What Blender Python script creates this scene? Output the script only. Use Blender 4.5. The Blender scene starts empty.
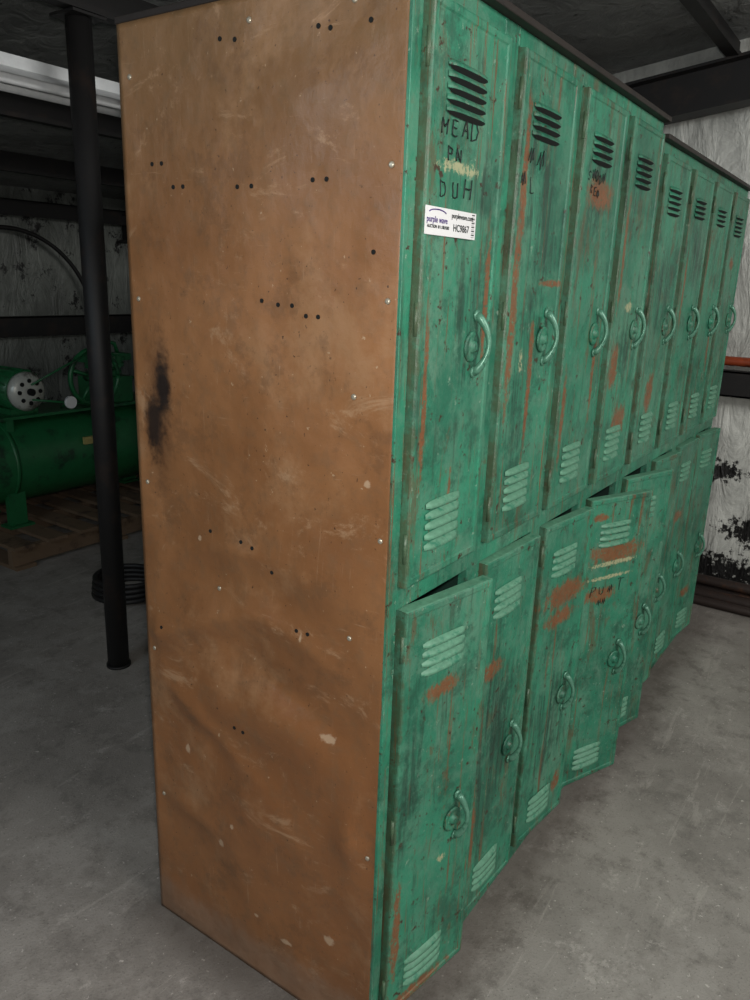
import bpy, bmesh, random
from math import *
from mathutils import Vector, Matrix, noise as mn
random.seed(7)
C=bpy.context; D=bpy.data
def lin(c):
    f=lambda v:(v/255/12.92) if v/255<=.04045 else ((v/255+.055)/1.055)**2.4
    return (f(c[0]),f(c[1]),f(c[2]),1)
# ------------------------------------------------ node helper
class NT:
    def __init__(s,name,rough=.5,metal=0.0,coord='Object'):
        s.m=D.materials.new(name); s.m.use_nodes=True; s.t=s.m.node_tree; s.n=s.t.nodes
        s.b=s.n['Principled BSDF']; s.b.inputs['Roughness'].default_value=rough; s.b.inputs['Metallic'].default_value=metal
        s.co=s.n.new('ShaderNodeTexCoord').outputs[coord]
    def L(s,a,b): s.t.links.new(a,b)
    def setin(s,i,v):
        if hasattr(v,'is_linked'): s.L(v,i)
        else: i.default_value=v
    def math(s,op,a,b=None,clamp=False):
        n=s.n.new('ShaderNodeMath'); n.operation=op; n.use_clamp=clamp
        s.setin(n.inputs[0],a)
        if b is not None: s.setin(n.inputs[1],b)
        return n.outputs[0]
    def mul(s,a,b): return s.math('MULTIPLY',a,b)
    def vmul(s,v,k,sub=None):
        if sub is not None:
            n=s.n.new('ShaderNodeVectorMath'); n.operation='SUBTRACT'; s.L(v,n.inputs[0]); n.inputs[1].default_value=sub; v=n.outputs[0]
        n=s.n.new('ShaderNodeVectorMath'); n.operation='MULTIPLY'; s.L(v,n.inputs[0]); n.inputs[1].default_value=k
        return n.outputs[0]
    def noise(s,scale=5,detail=6,rough=.6,stretch=None,dist=0,off=0):
        n=s.n.new('ShaderNodeTexNoise'); n.inputs['Scale'].default_value=scale; n.inputs['Detail'].default_value=detail
        n.inputs['Roughness'].default_value=rough; n.inputs['Distortion'].default_value=dist
        v=s.vmul(s.co,stretch or (1,1,1),(off,off*.7,off*1.3))
        s.L(v,n.inputs['Vector']); return n.outputs['Fac']
    def rng(s,v,a,b,c=0.,d=1.):
        n=s.n.new('ShaderNodeMapRange'); n.interpolation_type='SMOOTHSTEP'
        s.setin(n.inputs[0],v)
        for i,x in enumerate((a,b,c,d)): n.inputs[i+1].default_value=x
        return n.outputs[0]
    def mix(s,f,a,b):
        n=s.n.new('ShaderNodeMix'); n.data_type='RGBA'
        s.setin(n.inputs[0],f); s.setin(n.inputs[6],a); s.setin(n.inputs[7],b); return n.outputs[2]
    def blob(s,c,r,nz,amt=1.0,soft=.35):
        v=s.vmul(s.co,(1/r[0],1/r[1],1/r[2]),c)
        n=s.n.new('ShaderNodeVectorMath'); n.operation='LENGTH'; s.L(v,n.inputs[0])
        d=s.math('ADD',n.outputs['Value'],s.math('MULTIPLY',s.math('SUBTRACT',nz,.5),2.6*amt))
        return s.rng(d,1+soft,1-soft)
    def sep(s):
        n=s.n.new('ShaderNodeSeparateXYZ'); s.L(s.co,n.inputs[0]); return n.outputs
    def bump(s,h,strength=.3,dist=.01):
        n=s.n.new('ShaderNodeBump'); n.inputs['Strength'].default_value=strength; n.inputs['Distance'].default_value=dist
        s.L(h,n.inputs['Height']); s.L(n.outputs[0],s.b.inputs['Normal'])
    def col(s,c): s.setin(s.b.inputs['Base Color'],c)
    def rough(s,r): s.setin(s.b.inputs['Roughness'],r)
def simple(name,c,rough=.5,metal=0,var=.25,scale=20,bump=.1,dirt=None):
    t=NT(name,rough,metal); n=t.noise(scale,5)
    c1=lin(c); dk=tuple(x*(1-var) for x in c1[:3])+(1,); lt=tuple(min(1,x*(1+var)) for x in c1[:3])+(1,)
    o=t.mix(n,dk,lt)
    if dirt: o=t.mix(t.rng(t.noise(scale*.4,7,.7,off=3),.52,.66),o,lin(dirt))
    t.col(o)
    if bump: t.bump(n,bump,.004)
    return t.m
# ------------------------------------------------ mesh helpers
def box(bm,a,b,mat=0):
    x0,y0,z0=a;x1,y1,z1=b
    v=[bm.verts.new(p) for p in [(x0,y0,z0),(x1,y0,z0),(x1,y1,z0),(x0,y1,z0),(x0,y0,z1),(x1,y0,z1),(x1,y1,z1),(x0,y1,z1)]]
    for f in [(0,3,2,1),(4,5,6,7),(0,1,5,4),(1,2,6,5),(2,3,7,6),(3,0,4,7)]:
        bm.faces.new([v[i] for i in f]).material_index=mat
def lathe(bm,prof,axis,origin,seg=24,mat=0,smooth=True):
    rings=[]
    for r,h in prof:
        ring=[]
        for k in range(seg):
            a=2*pi*k/seg; c,s_=r*cos(a),r*sin(a)
            p={'X':(h,c,s_),'Y':(s_,h,c),'Z':(c,s_,h)}[axis]
            ring.append(bm.verts.new(Vector(p)+Vector(origin)))
        rings.append(ring)
    for a,b in zip(rings,rings[1:]):
        for k in range(seg):
            f=bm.faces.new([a[k],a[(k+1)%seg],b[(k+1)%seg],b[k]]); f.material_index=mat; f.smooth=smooth
    for r in (rings[0],rings[-1]):
        f=bm.faces.new(r if r is rings[-1] else r[::-1]); f.material_index=mat
def tube(bm,pts,r,seg=10,mat=0,scale=None):
    pts=[Vector(p) for p in pts]; rings=[]; up=None
    for i,p in enumerate(pts):
        t=(pts[min(i+1,len(pts)-1)]-pts[max(i-1,0)]).normalized()
        if up is None:
            up=Vector((0,0,1)) if abs(t.z)<.9 else Vector((1,0,0))
        u=(up-t*up.dot(t)).normalized(); v=t.cross(u); up=u
        rr=r if scale is None else r*scale[i]
        rings.append([bm.verts.new(p+u*rr*cos(2*pi*k/seg)+v*rr*sin(2*pi*k/seg)) for k in range(seg)])
    for a,b in zip(rings,rings[1:]):
        for k in range(seg):
            f=bm.faces.new([a[k],a[(k+1)%seg],b[(k+1)%seg],b[k]]); f.material_index=mat; f.smooth=True
    bm.faces.new(rings[0][::-1]).material_index=mat; bm.faces.new(rings[-1]).material_index=mat
def mk(name,bm,mats,parent=None,loc=(0,0,0),rot=(0,0,0),bevel=0,fixn=True):
    if fixn: bmesh.ops.recalc_face_normals(bm,faces=bm.faces[:])
    me=D.meshes.new(name); bm.to_mesh(me); bm.free()
    for m in mats: me.materials.append(m)
    o=D.objects.new(name,me); C.collection.objects.link(o); o.location=loc; o.rotation_euler=rot
    if parent: o.parent=parent
    if bevel:
        b=o.modifiers.new('bevel','BEVEL'); b.width=bevel; b.segments=2; b.limit_method='ANGLE'
    return o
def empty(name,loc=(0,0,0)):
    o=D.objects.new(name,None); C.collection.objects.link(o); o.location=loc; o.empty_display_size=.1; return o
W=.305; DW=.249; DEPTH=.6185
# ------------------------------------------------ materials
def door_mat(name,seed,rust=[],pale=[],dark=[],edges=True):
    t=NT(name,.45); s=seed*3.7
    n1=t.noise(4,5,.6,off=s); n2=t.noise(45,6,.7,off=s+1); st=t.noise(1,7,.7,(55,55,4),.3,off=s+2); n3=t.noise(14,8,.8,off=s+4)
    fine=t.noise(110,5,.75,off=s+7)
    c=t.mix(t.rng(n1,.3,.7),lin((34,104,80)),lin((50,134,104)))
    c=t.mix(t.mul(t.rng(n3,.46,.60),.5),c,lin((84,126,104)))
    c=t.mix(t.mul(t.rng(t.noise(5,8,.8,(1,1,.5),.5,off=s+33),.50,.62),.45),c,lin((98,136,114)))
    c=t.mix(t.mul(t.rng(t.noise(9,8,.8,off=s+14),.50,.62),.65),c,lin((30,78,60)))
    c=t.mix(t.mul(t.rng(st,.54,.66),.55),c,lin((40,64,48)))
    c=t.mix(t.mul(t.rng(t.noise(1,7,.75,(70,70,2.0),.3,off=s+21),.575,.635),.8),c,lin((112,68,38)))
    c=t.mix(t.mul(t.rng(t.noise(3,8,.8,(5,5,1.3),.6,off=s+9),.56,.63),.6),c,lin((92,72,46)))
    c=t.mix(t.rng(n2,.61,.65),c,lin((60,44,28)))
    c=t.mix(t.mul(t.rng(t.noise(60,6,.75,off=s+6),.63,.67),.7),c,lin((138,160,140)))
    if edges:
        x=t.sep()[0]; d=t.math('MINIMUM',x,t.math('SUBTRACT',DW,x))
        d=t.math('ADD',d,t.mul(t.math('SUBTRACT',n3,.5),.05))
        c=t.mix(t.mul(t.rng(d,.007,-.003),.7),c,t.mix(n2,lin((64,48,30)),lin((92,100,74))))
    for (x,z,rx,rz) in dark:
        b=t.blob((x,0,z),(rx,9,rz),n3,1.6,.5)
        c=t.mix(t.mul(t.mul(b,t.rng(st,.38,.6)),.65),c,lin((22,44,36)))
    for (x,z,rx,rz) in rust:
        b=t.blob((x,0,z),(rx,9,rz),t.noise(34,8,.85,(1.6,1,.6),off=s+x*9+z),1.6,.25)
        c=t.mix(t.mul(t.mul(b,t.rng(fine,.36,.46)),.88),c,t.mix(n2,lin((88,50,26)),lin((150,92,54))))
    for (x,z,rx,rz) in pale:
        b=t.blob((x,0,z),(rx,9,rz),t.noise(60,8,.85,(1,1,.5),off=s+x*5+z),1.8,.2)
        c=t.mix(t.mul(b,t.rng(fine,.40,.5)),c,lin((160,162,126)))
    t.col(c); t.rough(t.rng(n3,.3,.7,.36,.6))
    t.bump(t.math('ADD',n2,t.mul(t.noise(5,2,.4,off=s+3),6)),.28,.007)
    return t.m
M_frame=door_mat('green_frame_paint',31,rust=[(.3,.2,.03,.1),(.9,.1,.04,.1)],edges=False)
M_dark=simple('slot_black',(6,9,8),.9)
M_inside=simple('inside_green',(16,46,36),.6,dirt=(32,28,18))
M_worn_lit=simple('worn_lit_green',(92,142,116),.5,scale=90,var=.45,dirt=(48,118,92))  # worn paint, with flash light on low hoods and door tops painted in
M_handle=simple('handle_green_metal',(88,138,116),.35,.15,scale=80,var=.35,dirt=(46,98,76))
M_black=simple('black_steel',(22,21,21),.6,0,dirt=(38,30,26))
M_ink=simple('marker_ink',(16,26,24),.6,bump=0)
M_screw=simple('screw_zinc',(176,168,150),.35,.5)
M_brown_edge=simple('dark_top_edge',(34,27,22),.6,dirt=(20,17,15))
def panel_mat():
    t=NT('brown_locker_paint',.42); z=t.sep()[2]
    n=t.noise(2.5,5,.6); f=t.noise(25,7,.7,off=2); sp=t.noise(120,3,.6,off=5); g=t.noise(3.2,7,.7,off=9)
    c=t.mix(t.rng(n,.3,.7),lin((122,82,50)),lin((146,102,64)))
    c=t.mix(t.mul(t.rng(z,1.0,.4),.45),c,lin((132,82,44)))
    c=t.mix(t.mul(t.rng(f,.46,.68),.45),c,lin((114,86,60)))
    c=t.mix(t.mul(t.rng(z,1.45,1.95),.5),c,lin((108,92,64)))  # greenish sheen near the panel top, painted as a tint
    c=t.mix(t.mul(t.rng(g,.5,.66),.6),c,lin((158,122,88)))
    c=t.mix(t.mul(t.rng(t.noise(7,8,.8,off=19),.52,.62),.4),c,lin((98,70,46)))
    c=t.mix(t.mul(t.rng(t.noise(5,8,.8,(1,1,2),.8,off=29),.56,.66),.5),c,lin((172,140,108)))
    c=t.mix(t.rng(sp,.68,.73),c,lin((74,48,30)))
    c=t.mix(t.mul(t.rng(t.noise(70,4,.6,off=11),.69,.73),.6),c,lin((184,160,130)))
    c=t.mix(t.mul(t.rng(t.noise(3,6,.8,(1,60,2),off=12),.62,.66),.35),c,lin((172,142,112)))
    c=t.mix(t.mul(t.rng(t.noise(3,6,.8,(1,3,70),.4,off=22),.63,.67),.35),c,lin((172,142,112)))
    bz=t.math('ADD',z,t.mul(f,-.06))
    c=t.mix(t.mul(t.rng(bz,.10,.02),.7),c,t.mix(f,lin((100,74,54)),lin((160,132,110))))
    for (yy,zz,ry,rz,k) in [(.535,1.275,.018,.07,.95),(.565,1.19,.022,.06,.9),(.55,1.22,.03,.12,.5)]:
        c=t.mix(t.mul(t.blob((0,yy,zz),(9,ry,rz),f,1.0,.6),k),c,lin((26,20,18)))
    for (yy,zz,ry,rz) in [(.50,.485,.008,.010),(.395,.30,.007,.008),(.11,.20,.010,.010),(.36,.36,.005,.006),(.12,.66,.016,.008),(.05,1.16,.006,.006),(.22,.13,.012,.006),(.45,.98,.005,.005),(.18,.85,.003,.008),(.3,.16,.006,.004)]:
        c=t.mix(t.mul(t.blob((0,yy,zz),(9,ry,rz),t.noise(90,4,.7,off=31),.8,.3),.6),c,lin((190,166,138)))
    t.col(c); t.rough(t.rng(n,.3,.7,.33,.5))
    t.bump(t.math('ADD',t.mul(f,.4),t.mul(t.noise(6,3,.5,off=4),3)),.32,.010)
    return t.m
M_panel=panel_mat()
# ------------------------------------------------ LOCKERS
def louver(bm,cx,cz,wid,hh,p,yf,mat,mdark,dk=.0045):
    n=12; top=[];mid=[];lip=[];bot=[]
    for i in range(n+1):
        u=-1+2*i/n; k=max(0,(1-abs(u)**3.2))**.6; x=cx+u*wid/2
        top.append(bm.verts.new((x,yf,cz+hh/2*(.55+.45*k))))
        mid.append(bm.verts.new((x,yf-.0006-p*.72*k,cz+hh*.12*k)))
        lip.append(bm.verts.new((x,yf-.0008-p*k,cz-hh*.28)))
        bot.append(bm.verts.new((x,yf-.0004,cz-hh*.28-dk*k-.0004)))
    for i in range(n):
        for a,b,m in((top,mid,mat),(mid,lip,mat),(lip,bot,mdark)):
            f=bm.faces.new([a[i],a[i+1],b[i+1],b[i]]); f.material_index=m; f.smooth=(m!=mdark)
def handle(bm,cx,cz,yf):
    prof=[(.026,0),(.026,-.003),(.022,-.005),(.018,-.003),(.010,-.003),(.009,-.009),(.005,-.011)]
    lathe(bm,prof,'Y',(cx-.004,yf,cz-.004),24,5)
    pts=[];sc=[]
    for i in range(17):
        a=i/16; s=sin(pi*a)
        pts.append((cx+.008+.008*s,yf-.002-.022*s**.7,cz+.048-.096*a)); sc.append(1.7-.8*s)
    tube(bm,pts,.0048,10,3,sc)
    for zz in(.048,-.048): lathe(bm,[(.010,0),(.010,-.003),(.006,-.005)],'Y',(cx+.008,yf,cz+zz),14,3)
def door(name,parent,x0,z0,h,hz,top_l,bot_l,mat,ang=0,tilt=0):
    bm=bmesh.new(); yf=-.016
    def ring(ins,y): return [bm.verts.new(p) for p in((ins,y,ins),(DW-ins,y,ins),(DW-ins,y,h-ins),(ins,y,h-ins))]
    rs=[ring(.0,.010),ring(0,yf+.004),ring(.0012,yf+.0012),ring(.004,yf),ring(.013,yf),ring(.0155,yf+.0022),ring(.018,yf+.0024)]
    for j,(a,b) in enumerate(zip(rs,rs[1:])):
        for k in range(4):
            f=bm.faces.new([a[k],a[(k+1)%4],b[(k+1)%4],b[k]])
            if j<2 and k==2: f.material_index=2  # top flange paler, light from above put into its colour
    nx,nz=8,24; ins=.018; g=[]
    for j in range(nz+1):
        row=[]
        for i in range(nx+1):
            if (i in(0,nx)) and (j in(0,nz)):
                row.append(rs[-1][{(0,0):0,(nx,0):1,(nx,nz):2,(0,nz):3}[(i,j)]]); continue
            x=ins+(DW-2*ins)*i/nx; z=ins+(h-2*ins)*j/nz
            e=min(1,min(i,nx-i)/1.5)*min(1,min(j,nz-j)/1.5)
            y=yf+.0024+e*.0030*mn.noise(Vector((x*9+x0*7,z0*3,z*5)))
            row.append(bm.verts.new((x,y,z)))
        g.append(row)
    for j in range(nz):
        for i in range(nx):
            f=bm.faces.new([g[j][i],g[j][i+1],g[j+1][i+1],g[j+1][i]]); f.smooth=True
    b=ring(.002,.0095); bm.faces.new(b).material_index=4
    bmesh.ops.recalc_face_normals(bm,faces=bm.faces[:])
    yl=yf+.0018
    for z in top_l[0]: louver(bm,DW/2-.014,z,.122,.0135,.009,yl,top_l[1],1,.0050 if top_l[1]==0 else .0035)
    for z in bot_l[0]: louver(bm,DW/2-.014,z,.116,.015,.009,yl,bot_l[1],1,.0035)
    handle(bm,.180,hz,yl)
    for z in(.07,h*.5,h-.07): tube(bm,[(-.001,-.010,z-.025),(-.001,-.010,z+.025)],.0035,8,0)
    return mk(name,bm,[mat,M_dark,M_worn_lit,M_handle,M_inside,mat],parent,(x0,0,z0),(0,tilt,-ang),fixn=False)
def dent(y,z):
    e=min(1,min(y,DEPTH-y)/.05)*min(1,z/.04,(1.9-z)/.04); e=max(0,e)
    low=1+1.4/(1+exp((z-.95)/.06))
    d=.005*mn.noise(Vector((1.3,y*4,z*3)))*low+.0018*mn.noise(Vector((7,y*11,z*9)))*low
    G=lambda cy,cz,sy,sz,a:a*exp(-((y-cy)/sy)**2-((z-cz)/sz)**2)
    R=lambda v,w:max(0,1-abs(v)/w)
    c1=.80+.06*sin((y-.1)*9); d+=.016*R(z-c1,.06)**1.3*max(0,min(1,(y-.05)/.2))
    c2=.70+.30*(y-.15); d-=.012*R(z-c2,.07)**1.3*exp(-((y-.2)/.16)**2)
    c3=.98-.25*(y-.3)**2*4; d+=.010*R(z-c3,.05)**1.4*exp(-((y-.38)/.2)**2)
    c4=.56+.5*(y-.4); d+=.010*R(z-c4,.05)**1.4*exp(-((y-.42)/.12)**2)
    d+=G(.30,.66,.14,.07,.016)+G(.10,.72,.07,.09,-.010)+G(.45,.62,.10,.05,.010)+G(.25,.40,.16,.12,.014)+G(.48,.95,.09,.10,-.006)+G(.13,.98,.09,.07,.011)+G(.3,1.4,.14,.25,.004)+G(.06,.47,.03,.05,.014)+G(.5,.33,.07,.03,.010)+G(.15,1.75,.1,.05,.004)
    return max(d,-.008)*e
def locker_bank(name,x0,H,n,specs,panel):
    P=empty(name,(x0,0,0)); L=n*W; zt=H-.036; zm=.985; zl=.940
    bm=bmesh.new(); x_in=.013
    for k in range(1,n): box(bm,(k*W-.0015,.021,.02),(k*W+.0015,DEPTH-.006,H-.02))
    box(bm,(x_in,DEPTH-.005,.0),(L-.001,DEPTH,H-.004))
    box(bm,(L-.004,.021,0),(L,DEPTH-.006,H-.004))
    if not panel: box(bm,(.001,.021,0),(.004,DEPTH-.006,H-.004))
    for k in range(n):
        for z in(.05,.962,H-.03): box(bm,(k*W+.014,.022,z),((k+1)*W-.006,DEPTH-.006,z+.003))
        for z0_ in (.75,1.65): box(bm,(k*W+.014,.06,z0_),((k+1)*W-.006,DEPTH-.006,z0_+.003))
    mk('carcass',bm,[M_inside],P)
    bm=bmesh.new(); hw=.0265
    for k in range(n+1):
        a=max(0.001,k*W-hw); b=min(L-.001,k*W+hw); box(bm,(a,0,0),(b,.02,H-.004))
    for k in range(n):
        for z0_,z1_ in((0,.055),(zl+.002,zm-.002),(zt+.002,H-.004)): box(bm,(k*W+hw,.0005,z0_),((k+1)*W-hw,.018,z1_))
    mk('front_frame',bm,[M_frame],P,bevel=.002)
    bm=bmesh.new()
    box(bm,(-.003,-.018,H-.004),(L+.002,DEPTH+.004,H+.008))
    mk('top_cover',bm,[M_brown_edge],P,bevel=.002)
    if panel:
        bm=bmesh.new(); ny,nz=60,190; g=[]
        for j in range(nz+1):
            row=[]
            for i in range(ny+1):
                y=DEPTH*i/ny; z=(H-.004)*j/nz
                row.append(bm.verts.new((-.002-dent(y,z),y,z)))
            g.append(row)
        for j in range(nz):
            for i in range(ny):
                f=bm.faces.new([g[j][i],g[j+1][i],g[j+1][i+1],g[j][i+1]]); f.smooth=True
        o=mk('side_panel',bm,[M_panel],P,fixn=False)
        s=o.modifiers.new('thick','SOLIDIFY'); s.thickness=.0025; s.offset=-1
        bm=bmesh.new()
        hp=[(.165,1.835),(.143,1.83),(.364,1.842),(.331,1.837),(.54,1.665),(.515,1.665),(.486,1.625),(.461,1.625),(.328,1.62),(.296,1.62),(.17,1.625),(.143,1.625),(.275,1.44),(.24,1.435),(.21,1.435),(.18,1.42),(.155,1.42),(.33,1.0),(.30,.995),(.19,.862),(.165,.862),(.55,.765),(.35,.60),(.325,.6),(.25,.96),(.42,1.0),(.03,1.86),(.05,1.52),(.07,1.83)]
        for y,z in hp: lathe(bm,[(.0038,.0),(.0038,-.0014)],'X',(-.002-dent(y,z),y,z),10,0)
        mk('screw_holes',bm,[M_dark],P)
        bm=bmesh.new()
        for y,z in [(.59,1.81),(.592,1.43),(.592,1.07),(.59,.70),(.59,.33),(.022,1.86),(.025,1.64),(.022,1.45),(.02,1.07),(.075,.88),(.02,.45),(.30,1.86),(.10,1.86),(.40,.885),(.08,1.3)]:
            lathe(bm,[(.0052,0),(.0045,-.0020),(.0022,-.003)],'X',(-.002-dent(y,z),y,z),12,0)
        mk('panel_screws',bm,[M_screw],P)
        bm=bmesh.new()
        box(bm,(-.0045,-.002,0),(.0008,.004,H-.004)); mk('panel_edge',bm,[M_frame],P,bevel=.001)
    for k in range(n):
        sp=specs[k]; xd=k*W+.028
        hu=zt-zm
        tl=[hu-.078-.0150*i for i in range(5 if k in(0,3) else 4)]
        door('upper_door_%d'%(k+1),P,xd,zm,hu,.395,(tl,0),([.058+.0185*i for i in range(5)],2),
             door_mat('door_paint_u%d_%s'%(k,name[-3:]),k+1+x0*5,**sp.get('um',{})),sp.get('ua',0))
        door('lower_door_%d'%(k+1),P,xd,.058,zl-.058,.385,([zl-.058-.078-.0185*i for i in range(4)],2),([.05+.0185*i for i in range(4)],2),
             door_mat('door_paint_l%d_%s'%(k,name[-3:]),k+11+x0*5,**sp.get('lm',{})),sp.get('la',0),sp.get('tilt',0))
    return P
r=radians
bank1=locker_bank('locker_bank',0,1.9,4,[
 dict(um=dict(rust=[(.030,.30,.007,.12),(.13,.12,.006,.06),(.22,.47,.008,.10)],pale=[(.10,.665,.06,.009)],dark=[(.17,.42,.05,.10),(.19,.64,.04,.05)]),
      lm=dict(rust=[(.115,.70,.05,.018),(.02,.2,.012,.1),(.06,.015,.12,.012)],pale=[(.15,.3,.012,.010)],dark=[(.04,.55,.03,.15)]),la=r(9.5),tilt=r(.5)),
 dict(um=dict(rust=[(.028,.44,.016,.17),(.035,.68,.012,.12),(.13,.30,.010,.14),(.2,.5,.05,.006)],dark=[(.06,.74,.06,.06),(.12,.6,.1,.1),(.1,.3,.05,.2)],pale=[(.08,.35,.008,.02)]),
      lm=dict(rust=[(.06,.62,.05,.02),(.03,.25,.01,.1)],dark=[(.1,.45,.08,.2)]),la=r(2.5)),
 dict(um=dict(rust=[(.12,.69,.07,.03),(.03,.22,.010,.10),(.2,.3,.008,.1)],dark=[(.12,.72,.08,.08)]),
      lm=dict(rust=[(.13,.68,.10,.03),(.2,.1,.02,.03),(.12,.62,.08,.02)],dark=[(.1,.3,.1,.2)]),la=r(6.5),tilt=r(.2)),
 dict(um=dict(rust=[(.05,.3,.03,.05),(.15,.15,.05,.04),(.03,.6,.01,.12)],dark=[(.15,.33,.06,.06),(.1,.75,.1,.08)],pale=[(.12,.45,.03,.010)]),
      lm=dict(rust=[(.13,.72,.10,.03),(.08,.60,.06,.02),(.05,.83,.03,.01)],pale=[(.12,.69,.10,.006),(.1,.65,.08,.005)]),la=r(22),tilt=r(.4)),
],True)
bank2=locker_bank('locker_bank.001',4*W+.004,1.862,4,[
 dict(um=dict(rust=[(.1,.2,.03,.06)],dark=[(.12,.5,.1,.1)]),lm=dict(rust=[(.1,.4,.03,.1)]),la=r(17)),
 dict(um=dict(rust=[(.04,.5,.01,.1)],dark=[(.12,.6,.1,.06)]),lm=dict(rust=[(.05,.3,.02,.1)]),la=r(5)),
 dict(um=dict(rust=[(.2,.3,.01,.1)]),lm=dict(rust=[(.1,.6,.05,.02)]),la=r(2)),
 dict(um=dict(rust=[(.1,.6,.03,.02)]),lm=dict(rust=[(.1,.2,.05,.02)]),la=r(6)),
],False)
FONT={'M':[[(0,0),(0,1),(.5,.4),(1,1),(1,0)]],'E':[[(.9,1),(0,1),(0,0),(.9,0)],[(0,.5),(.7,.5)]],'A':[[(0,0),(.5,1),(1,0)],[(.2,.4),(.8,.4)]],
'D':[[(0,0),(0,1),(.7,.85),(.95,.5),(.7,.1),(0,0)]],'P':[[(0,0),(0,1),(.8,.9),(.8,.55),(0,.5)]],'N':[[(0,0),(0,1),(1,0),(1,1)]],'U':[[(0,1),(.05,.15),(.5,0),(.95,.2),(1,1)]],
'H':[[(0,0),(0,1)],[(1,0),(1,1)],[(0,.5),(1,.55)]],'S':[[(.9,.9),(.4,1),(.05,.75),(.9,.3),(.5,0),(0,.1)]],'O':[[(.5,1),(0,.6),(.3,0),(.9,.2),(1,.7),(.5,1)]],'R':[[(0,0),(0,1),(.8,.85),(.1,.5),(.9,0)]],
'T':[[(0,1),(1,1)],[(.5,1),(.5,0)]],'L':[[(0,1),(0,0),(.8,0)]],'K':[[(0,0),(0,1)],[(.9,1),(0,.5),(.9,0)]],'~':[[(0,.2),(.3,.9),(.5,.1),(.8,1),(1,.3)]]}
def scrawl(doorname,bank,txt,x,z,s,wx=.85,th=.0009):
    d=[o for o in bank.children if o.name.startswith(doorname)][0]
    bm=bmesh.new(); cx=x
    for ch in txt:
        ox=random.uniform(-.002,.002); oz=random.uniform(-.004,.004); sh=random.uniform(-.15,.3); sc=random.uniform(.8,1.2)
        for stx in FONT[ch]:
            P=[]
            for (a,b) in zip(stx,stx[1:]):
                for q in range(3):
                    u=q/3; P.append((a[0]+(b[0]-a[0])*u,a[1]+(b[1]-a[1])*u))
            P.append(stx[-1])
            P=[(p[0]+sh*p[1]+random.uniform(-.05,.05),p[1]+random.uniform(-.05,.05)) for p in P]
            tube(bm,[(cx+ox+px*s*.72*sc,-.0142-.0003,z+oz+pz*s*sc) for px,pz in P],th,5,0)
        cx+=s*wx*1.12
    return mk('marker_scrawl',bm,[M_ink],d)
scrawl('upper_door_1',bank1,'MEAD',.040,.708,.026,1.05,.0011)
scrawl('upper_door_1',bank1,'PN',.065,.675,.022,.9,.0011)
scrawl('upper_door_1',bank1,'DUH',.045,.622,.026,1.25,.0011)
scrawl('upper_door_2',bank1,'~~',.04,.70,.03,1.2); scrawl('upper_door_2',bank1,'~L',.02,.66,.03,1.2)
scrawl('upper_door_3',bank1,'S~OO~',.04,.712,.02,.95)
scrawl('upper_door_3',bank1,'RE~',.06,.685,.02,.9)
scrawl('lower_door_4',bank1,'PU~T',.04,.60,.028,1.1); scrawl('lower_door_4',bank1,'~~',.07,.57,.018,1.1)
scrawl('lower_door_3',bank1,'NE',.1,.735,.02,.9)
d1=[o for o in bank1.children if o.name.startswith('upper_door_1')][0]
M_tag=simple('tag_white',(226,226,226),.35,bump=0,var=.04); M_purple=simple('tag_purple',(70,40,120),.4,bump=0)
tag=empty('auction_tag'); tag.parent=d1; tag.location=(-.020,0,-.004)
bm=bmesh.new(); box(bm,(0,0,0),(.158,.0008,.040)); mk('label',bm,[M_tag],tag,(0.020,-.0172,.567))
def text(s,x,z,size,mat):
    cu=D.curves.new('txt','FONT'); cu.body=s; cu.size=size; cu.offset=.0002; o=D.objects.new('tag_text',cu); C.collection.objects.link(o)
    cu.materials.append(mat); o.parent=tag; o.location=(.020+x,-.0176,.567+z); o.rotation_euler=(pi/2,0,0); cu.extrude=.0001
text('purple wave',.004,.018,.0125,M_purple); text('AUCTION  866.608.9283',.006,.010,.0062,M_ink); text('purplewave.com',.078,.028,.0105,M_ink); text('HC9867',.084,.009,.0150,M_ink)
bm=bmesh.new(); tube(bm,[(.055+.026*cos(a),-.0178,.5975+.006*sin(a)) for a in [pi*.1+pi*.8*i/10 for i in range(11)]],.0009,6); mk('logo_arc',bm,[M_purple],tag)
bm=bmesh.new()
for i in range(12): box(bm,(.164,-.0178,.570+i*.003),(.173,-.0172,.5705+i*.003+.0012*(i%2)))
mk('barcode',bm,[M_ink],tag)
# ------------------------------------------------ ROOM
XL,XR,YF,YB=-3.4,3.1,-4.6,4.4
roofz=lambda y:2.60-.14*y
def ins_mat(name,base,blobs=[],spl=.60,wr=(1,1,.35)):
    t=NT(name,.45); n=t.noise(3,7,.7,off=1); w=t.noise(9,5,.6,wr,.8,off=4); f=t.noise(30,6,.7,off=8)
    c=t.mix(t.rng(n,.35,.7),lin(tuple(v*.82 for v in base)),lin(base))
    c=t.mix(t.mul(t.rng(t.noise(2,8,.75,off=16),.5,.65),.35),c,lin(tuple(v*.55 for v in base)))
    c=t.mix(t.rng(t.noise(7,8,.8,off=6),spl,spl+.05),c,lin((26,26,25)))
    for b in blobs: c=t.mix(t.blob(b[0],b[1],f,1.8,.2),c,lin((18,17,17)))
    t.col(c); t.bump(t.math('ADD',w,t.mul(f,.15)),.7,.04); return t.m
M_wr=ins_mat('insulation_white',(222,224,217),[((XR,.05,.62),(9,.09,.05)),((XR,-.15,.33),(9,.14,.06)),((XR,.3,.9),(9,.08,.04)),((XR,-.5,.2),(9,.3,.08)),((XR,.2,.10),(9,.8,.08))],.65)
M_wb=ins_mat('insulation_dimmed',(124,128,122),[],.55)  # insulation with the background's dimness put into its base colour
M_roof=ins_mat('roof_insulation',(142,144,142),[],.60)
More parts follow.
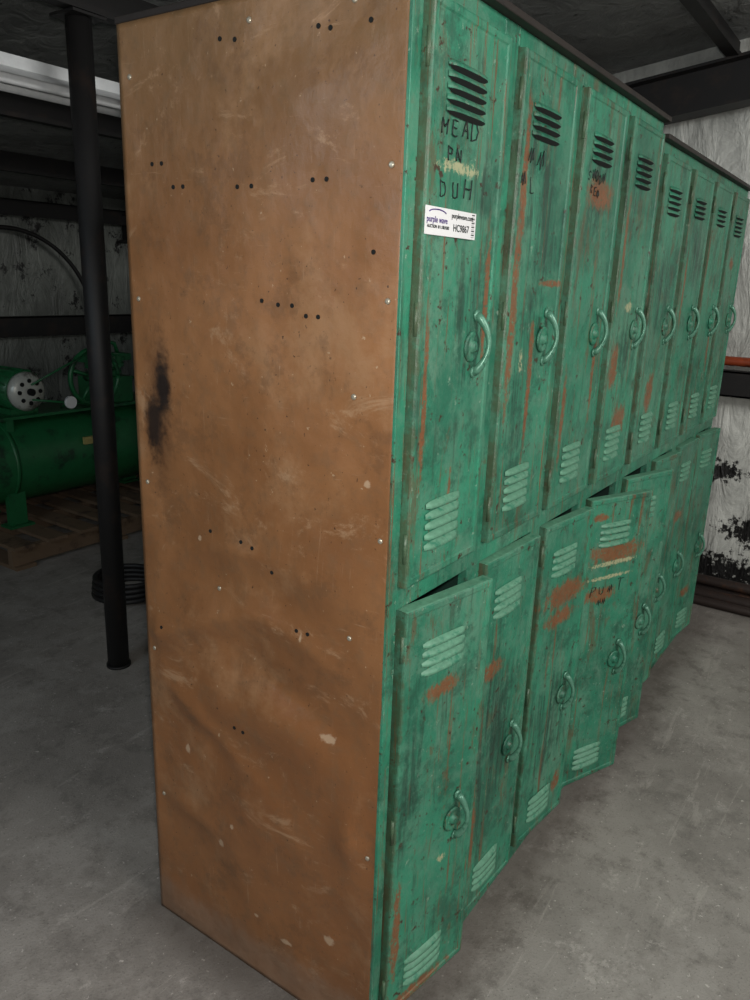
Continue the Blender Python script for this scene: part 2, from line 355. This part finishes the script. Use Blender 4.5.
def quad(name,vs,mat,th=.05):
    bm=bmesh.new(); bm.faces.new([bm.verts.new(v) for v in vs])
    o=mk(name,bm,[mat],fixn=False); s=o.modifiers.new('t','SOLIDIFY'); s.thickness=th; s.offset=1; return o
quad('wall_right',[(XR,YF,0),(XR,YB,0),(XR,YB,roofz(YB)),(XR,YF,roofz(YF))],M_wr)
quad('wall_back',[(XR,YB,0),(XL,YB,0),(XL,YB,roofz(YB)),(XR,YB,roofz(YB))],M_wb)
quad('wall_left',[(XL,YB,0),(XL,YF,0),(XL,YF,roofz(YF)),(XL,YB,roofz(YB))],M_wb)
quad('wall_front',[(XL,YF,0),(XR,YF,0),(XR,YF,roofz(YF)),(XL,YF,roofz(YF))],M_wb)
quad('ceiling',[(XL,YF,roofz(YF)),(XR,YF,roofz(YF)),(XR,YB,roofz(YB)),(XL,YB,roofz(YB))],M_roof)
t=NT('concrete_floor',.75); n=t.noise(1.6,8,.65); f=t.noise(12,9,.75,off=3); g=t.noise(160,3,.6,off=5)
c=t.mix(t.rng(n,.3,.7),lin((122,117,111)),lin((148,143,136)))
c=t.mix(t.mul(t.rng(f,.48,.64),.5),c,lin((96,91,86)))
c=t.mix(t.mul(t.rng(t.noise(9,7,.8,off=12),.58,.67),.55),c,lin((176,170,163)))
c=t.mix(t.mul(t.rng(t.noise(4,8,.75,off=52),.5,.62),.35),c,lin((168,163,156)))
c=t.mix(t.mul(t.rng(g,.58,.70),.5),c,lin((76,72,66)))
c=t.mix(t.mul(t.rng(t.noise(70,4,.6,off=40),.65,.69),.8),c,lin((190,184,176)))
c=t.mix(t.mul(t.rng(t.noise(2,6,.7,(1,9,1),1,off=15),.59,.64),.35),c,lin((172,166,158)))
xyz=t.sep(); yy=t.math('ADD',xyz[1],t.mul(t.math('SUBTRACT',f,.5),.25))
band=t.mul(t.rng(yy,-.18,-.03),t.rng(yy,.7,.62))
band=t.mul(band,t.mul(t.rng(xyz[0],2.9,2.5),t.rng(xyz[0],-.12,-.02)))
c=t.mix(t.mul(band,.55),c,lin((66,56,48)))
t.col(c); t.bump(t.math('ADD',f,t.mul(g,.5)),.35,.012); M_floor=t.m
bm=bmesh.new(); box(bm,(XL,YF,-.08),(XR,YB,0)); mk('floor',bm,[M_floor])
def ibeam(name,x,w,h,mat=M_black):
    P=empty(name,(x,0,0)); off=.12
    def slab(nm,dx0,dx1,dz0,dz1):
        bm=bmesh.new(); vs=[]
        for y in(YF+.02,YB-.02):
            z=roofz(y)-off
            vs+= [bm.verts.new((dx0,y,z-dz1)),bm.verts.new((dx1,y,z-dz1)),bm.verts.new((dx1,y,z-dz0)),bm.verts.new((dx0,y,z-dz0))]
        for q in[(0,1,2,3),(4,7,6,5),(0,4,5,1),(1,5,6,2),(2,6,7,3),(3,7,4,0)]: bm.faces.new([vs[i] for i in q])
        mk(nm,bm,[mat],P)
    slab('top_flange',-w/2,w/2,0,.012); slab('web',-.005,.005,.012,h-.012); slab('bottom_flange',-w/2,w/2,h-.012,h)
for x in(2.93,-.75): ibeam('roof_rafter',x,.13,.19)
for y in(-3.6,-2.4,-1.2,.25,1.69,2.75,3.6):
    z=roofz(y)-.015
    bm=bmesh.new()
    box(bm,(XL+.02,y-.003,z-.10),(XR-.02,y+.003,z)); box(bm,(XL+.02,y-.05,z-.104),(XR-.02,y+.003,z-.10)); box(bm,(XL+.02,y-.05,z-.10),(XR-.02,y-.046,z-.085))
    mk('roof_purlin',bm,[M_black])
M_orange=simple('orange_pipe_paint',(150,66,36),.45,dirt=(80,46,34))
bm=bmesh.new(); box(bm,(XR-.10,YF+.02,1.00),(XR-.092,YB-.02,1.12)); box(bm,(XR-.10,YF+.02,1.112),(XR-.01,YB-.02,1.12)); box(bm,(XR-.10,YF+.02,1.0),(XR-.01,YB-.02,1.008))
mk('wall_girt',bm,[M_black])
bm=bmesh.new(); tube(bm,[(XR-.06,y,1.165) for y in(-4.4,-2,0,2,4.2)],.022,14)
for y in(-3,-1,1,3): box(bm,(XR-.08,y-.012,1.122),(XR-.04,y+.012,1.15))
mk('orange_pipe',bm,[M_orange])
bm=bmesh.new()
for (z0_,z1_) in((1.03,1.16),(1.80,1.90)):
    box(bm,(XL+.02,YB-.10,z0_),(XR-.12,YB-.092,z1_)); box(bm,(XL+.02,YB-.10,z1_-.008),(XR-.12,YB-.01,z1_))
mk('wall_girt',bm,[M_black])
M_rpipe=simple('rusty_pipe',(52,42,38),.6,.2,dirt=(84,56,40))
P=empty('pipe_stack',(0,0,0))
for i,(x,z,rr,y0,y1) in enumerate([(2.98,.036,.036,-3.2,2.6),(2.90,.03,.03,-2.8,2.2),(2.945,.088,.026,-3.0,2.4),(2.82,.022,.022,-1.9,1.6)]):
    bm=bmesh.new(); tube(bm,[(x,y0,z),(x,y1,z)],rr,14); mk('pipe_%d'%(i+1),bm,[M_rpipe],P)
bm=bmesh.new(); px,py=.70,1.69
ztop=roofz(py)-.125
lathe(bm,[(.040,.0),(.040,ztop)],'Z',(px,py,0),24); lathe(bm,[(.046,0),(.046,.01)],'Z',(px,py,0),24); box(bm,(px-.06,py-.06,ztop-.008),(px+.06,py+.06,ztop))
mk('steel_post',bm,[M_black])
M_lampw=simple('fixture_white',(228,232,234),.4); M_tube=simple('dead_tube',(236,240,240),.25,bump=0)
P=empty('fluorescent_fixture',(.75,1.92,2.08))
bm=bmesh.new(); box(bm,(-1.2,-.03,.0),(1.2,.03,.05)); 
for s in(-1,1):
    v=[bm.verts.new(q) for q in((-1.2,s*.03,.012),(1.2,s*.03,.012),(1.2,s*.13,-.03),(-1.2,s*.13,-.03))]; bm.faces.new(v)
mk('housing',bm,[M_lampw],P,bevel=.002,fixn=True)
bm=bmesh.new()
for s in(-1,1): tube(bm,[(-1.17,s*.06,-.028),(1.17,s*.06,-.028)],.018,14)
mk('tubes',bm,[M_tube],P)
bm=bmesh.new()
for x in(-1,1):
    tube(bm,[(x,0,.045),(x,0,roofz(1.92)-2.09)],.004,6); box(bm,(x*1.2-.012,-.075,-.045),(x*1.2+.012,.075,.01))
mk('hangers',bm,[M_lampw],P)
# ------------------------------------------------ compressor on pallet
M_cg=simple('compressor_green',(30,100,58),.4,dirt=(28,58,40)); M_alu=simple('cast_aluminium',(196,198,190),.35,.2,dirt=(100,100,92))
M_wood=simple('pallet_wood',(110,90,70),.8,scale=12,dirt=(62,48,38)); M_yel=simple('yellow_tag',(180,166,104),.5)
P=empty('wood_pallet',(1.72,3.38,0))
bm=bmesh.new()
for y in(-.45,0,.45): box(bm,(-.72,y-.02,.018),(.72,y+.02,.105))
for i in range(8): x=-.72+.19*i; box(bm,(x,-.5,.105),(x+.11,.5,.123))
for i in (0,3,7): x=-.72+.19*i; box(bm,(x,-.5,0),(x+.11,.5,.018))
mk('slats',bm,[M_wood],P)
P=empty('air_compressor',(1.72,3.38,.123))
bm=bmesh.new(); R=.235; cz=.33
prof=[(.02,-.82),(.10,-.81),(.18,-.77),(.225,-.71),(R,-.65),(R,.65),(.225,.71),(.18,.77),(.10,.81),(.02,.82)]
lathe(bm,prof,'X',(0,0,cz),40,0)
for x in(-.5,.5):
    lathe(bm,[(R+.003,x-.012),(R+.003,x+.012)],'X',(0,0,cz),40,0)
    for s in(-1,1): box(bm,(x-.05,s*.17-.015,0),(x+.05,s*.17+.015,.2)); box(bm,(x-.07,s*.17-.05,0),(x+.07,s*.17+.05,.012))
mk('tank',bm,[M_cg],P)
bm=bmesh.new(); box(bm,(-.55,-.16,.575),(.60,.16,.59)); box(bm,(-.5,-.15,.50),(-.46,.15,.575)); box(bm,(.5,-.15,.5),(.54,.15,.575)); mk('deck',bm,[M_cg],P)
bm=bmesh.new(); mx=-.36
lathe(bm,[(.03,-.17),(.085,-.165),(.105,-.14),(.105,-.12)],'Y',(mx,0,.715),28,1)
lathe(bm,[(.11,-.12),(.11,.12),(.06,.16)],'Y',(mx,0,.715),28,0)
for k in range(16):
    a=2*pi*k/16; box(bm,(mx+.108*cos(a)-.004,-.11,.715+.108*sin(a)-.004),(mx+.114*cos(a)+.004,.11,.715+.114*sin(a)+.004),0)
for k in range(8):
    a=2*pi*k/8; lathe(bm,[(.012,-.170),(.012,-.150)],'Y',(mx+.06*cos(a),0,.715+.06*sin(a)),10,2)
box(bm,(mx-.08,-.1,.59),(mx+.08,.1,.62)); lathe(bm,[(.02,-.19),(.02,-.165)],'Y',(mx,0,.715),12,2)
mk('motor',bm,[M_cg,M_alu,M_dark],P)
bm=bmesh.new()
box(bm,(.12,-.10,.59),(.36,.10,.74))
for s in(-1,1):
    for k in range(7):
        a=s*.45; dx=sin(a)*(.08+.022*k); dz=cos(a)*(.08+.022*k); lathe(bm,[(.062 if k%2 else .05,-.009),(.062 if k%2 else .05,.013)],'Z',(.24+dx,0,.67+dz),18,0,False)
    box(bm,(.24+s*.10-.055,-.055,.83),(.24+s*.10+.055,.055,.87))
tube(bm,[(.14,0,.87),(.16,0,.93),(.24,0,.95),(.32,0,.93),(.34,0,.87)],.012,10); tube(bm,[(.36,-.03,.72),(.46,-.05,.72),(.48,-.05,.58),(.48,-.05,.5)],.01,10)
mk('pump',bm,[M_cg],P)
bm=bmesh.new() # spoked flywheel and belt, left of the pump so it shows beside the motor
fx=.06; rr=.16; tube(bm,[(fx+rr*cos(a),-.15,.76+rr*sin(a)) for a in[2*pi*i/32 for i in range(33)]],.014,8)
for k in range(5):
    a=2*pi*k/5+.3; tube(bm,[(fx,-.15,.76),(fx+rr*cos(a),-.15,.76+rr*sin(a))],.010,6)
lathe(bm,[(.03,-.18),(.03,-.08)],'Y',(fx,0,.76),16); tube(bm,[(fx,-.09,.76),(.14,-.05,.70)],.02,8)
tube(bm,[(mx,-.185,.755),(fx,-.165,.92)],.006,6); tube(bm,[(mx,-.185,.675),(fx,-.165,.60)],.006,6)
mk('flywheel',bm,[M_cg],P)
bm=bmesh.new(); box(bm,(-.10,-.245,.40),(.10,-.225,.44)); mk('data_plate',bm,[M_yel],P)
bm=bmesh.new(); lathe(bm,[(.034,-.205),(.034,-.185)],'Y',(-.14,0,.64),20,0); tube(bm,[(-.14,-.19,.64),(-.14,-.10,.60)],.008,8,1); mk('pressure_gauge',bm,[M_tag,M_cg],P)
bm=bmesh.new(); pts=[]
for i in range(25):
    a=radians(100-105*i/24); pts.append((1.93+.62*cos(a),YB-.13,1.10+.62*sin(a)))
tube(bm,pts,.014,10); mk('wall_hose',bm,[M_black])
bm=bmesh.new(); pts=[]
for i in range(120):
    a=2*pi*i/30; pts.append((.16*cos(a)*(1-.03*(i//30)),.16*sin(a),.012+.024*(i/30)))
tube(bm,pts,.012,8); mk('hose_coil',bm,[M_black],None,(1.17,2.22,0))
# ------------------------------------------------ LIGHT
def light(name,ty,loc,e,col,**k):
    l=D.lights.new(name,ty); l.energy=e; l.color=col
    for a,b in k.items(): setattr(l,a,b)
    o=D.objects.new(name,l); C.collection.objects.link(o); o.location=loc; return o
light('camera_flash','POINT',(-1.0,-.66,1.56),60,(1,.97,.93),shadow_soft_size=.03)
a=light('shop_fill','AREA',(.4,-3.2,2.75),115,(1,.98,.95),shape='RECTANGLE',size=2.4,size_y=1.0)  # added area fill for the right floor and doors, source unseen
a.rotation_euler=(Vector((1.6,0,.7))-a.location).to_track_quat('-Z','Y').to_euler()
a=light('left_fill','AREA',(-2.6,1.2,2.2),24,(.74,.88,1),shape='RECTANGLE',size=1.6,size_y=.8)  # added bluish fill that brightens the left floor, source unseen
a.rotation_euler=(Vector((.3,1.3,.2))-a.location).to_track_quat('-Z','Y').to_euler()
w=D.worlds.new('w'); C.scene.world=w; w.use_nodes=True; w.node_tree.nodes['Background'].inputs[0].default_value=(.05,.06,.07,1); w.node_tree.nodes['Background'].inputs[1].default_value=.3
# ------------------------------------------------ CAMERA
cd=D.cameras.new('camera'); cam=D.objects.new('camera',cd); C.collection.objects.link(cam)
cam.location=(-.995,-.6402,1.4808); cam.rotation_euler=(1.2922,-.0343,-.9651)
cd.sensor_fit='VERTICAL'; cd.sensor_height=24; cd.lens=24*.7709; cd.clip_start=.02
C.scene.camera=cam
C.scene.view_settings.view_transform='Standard'
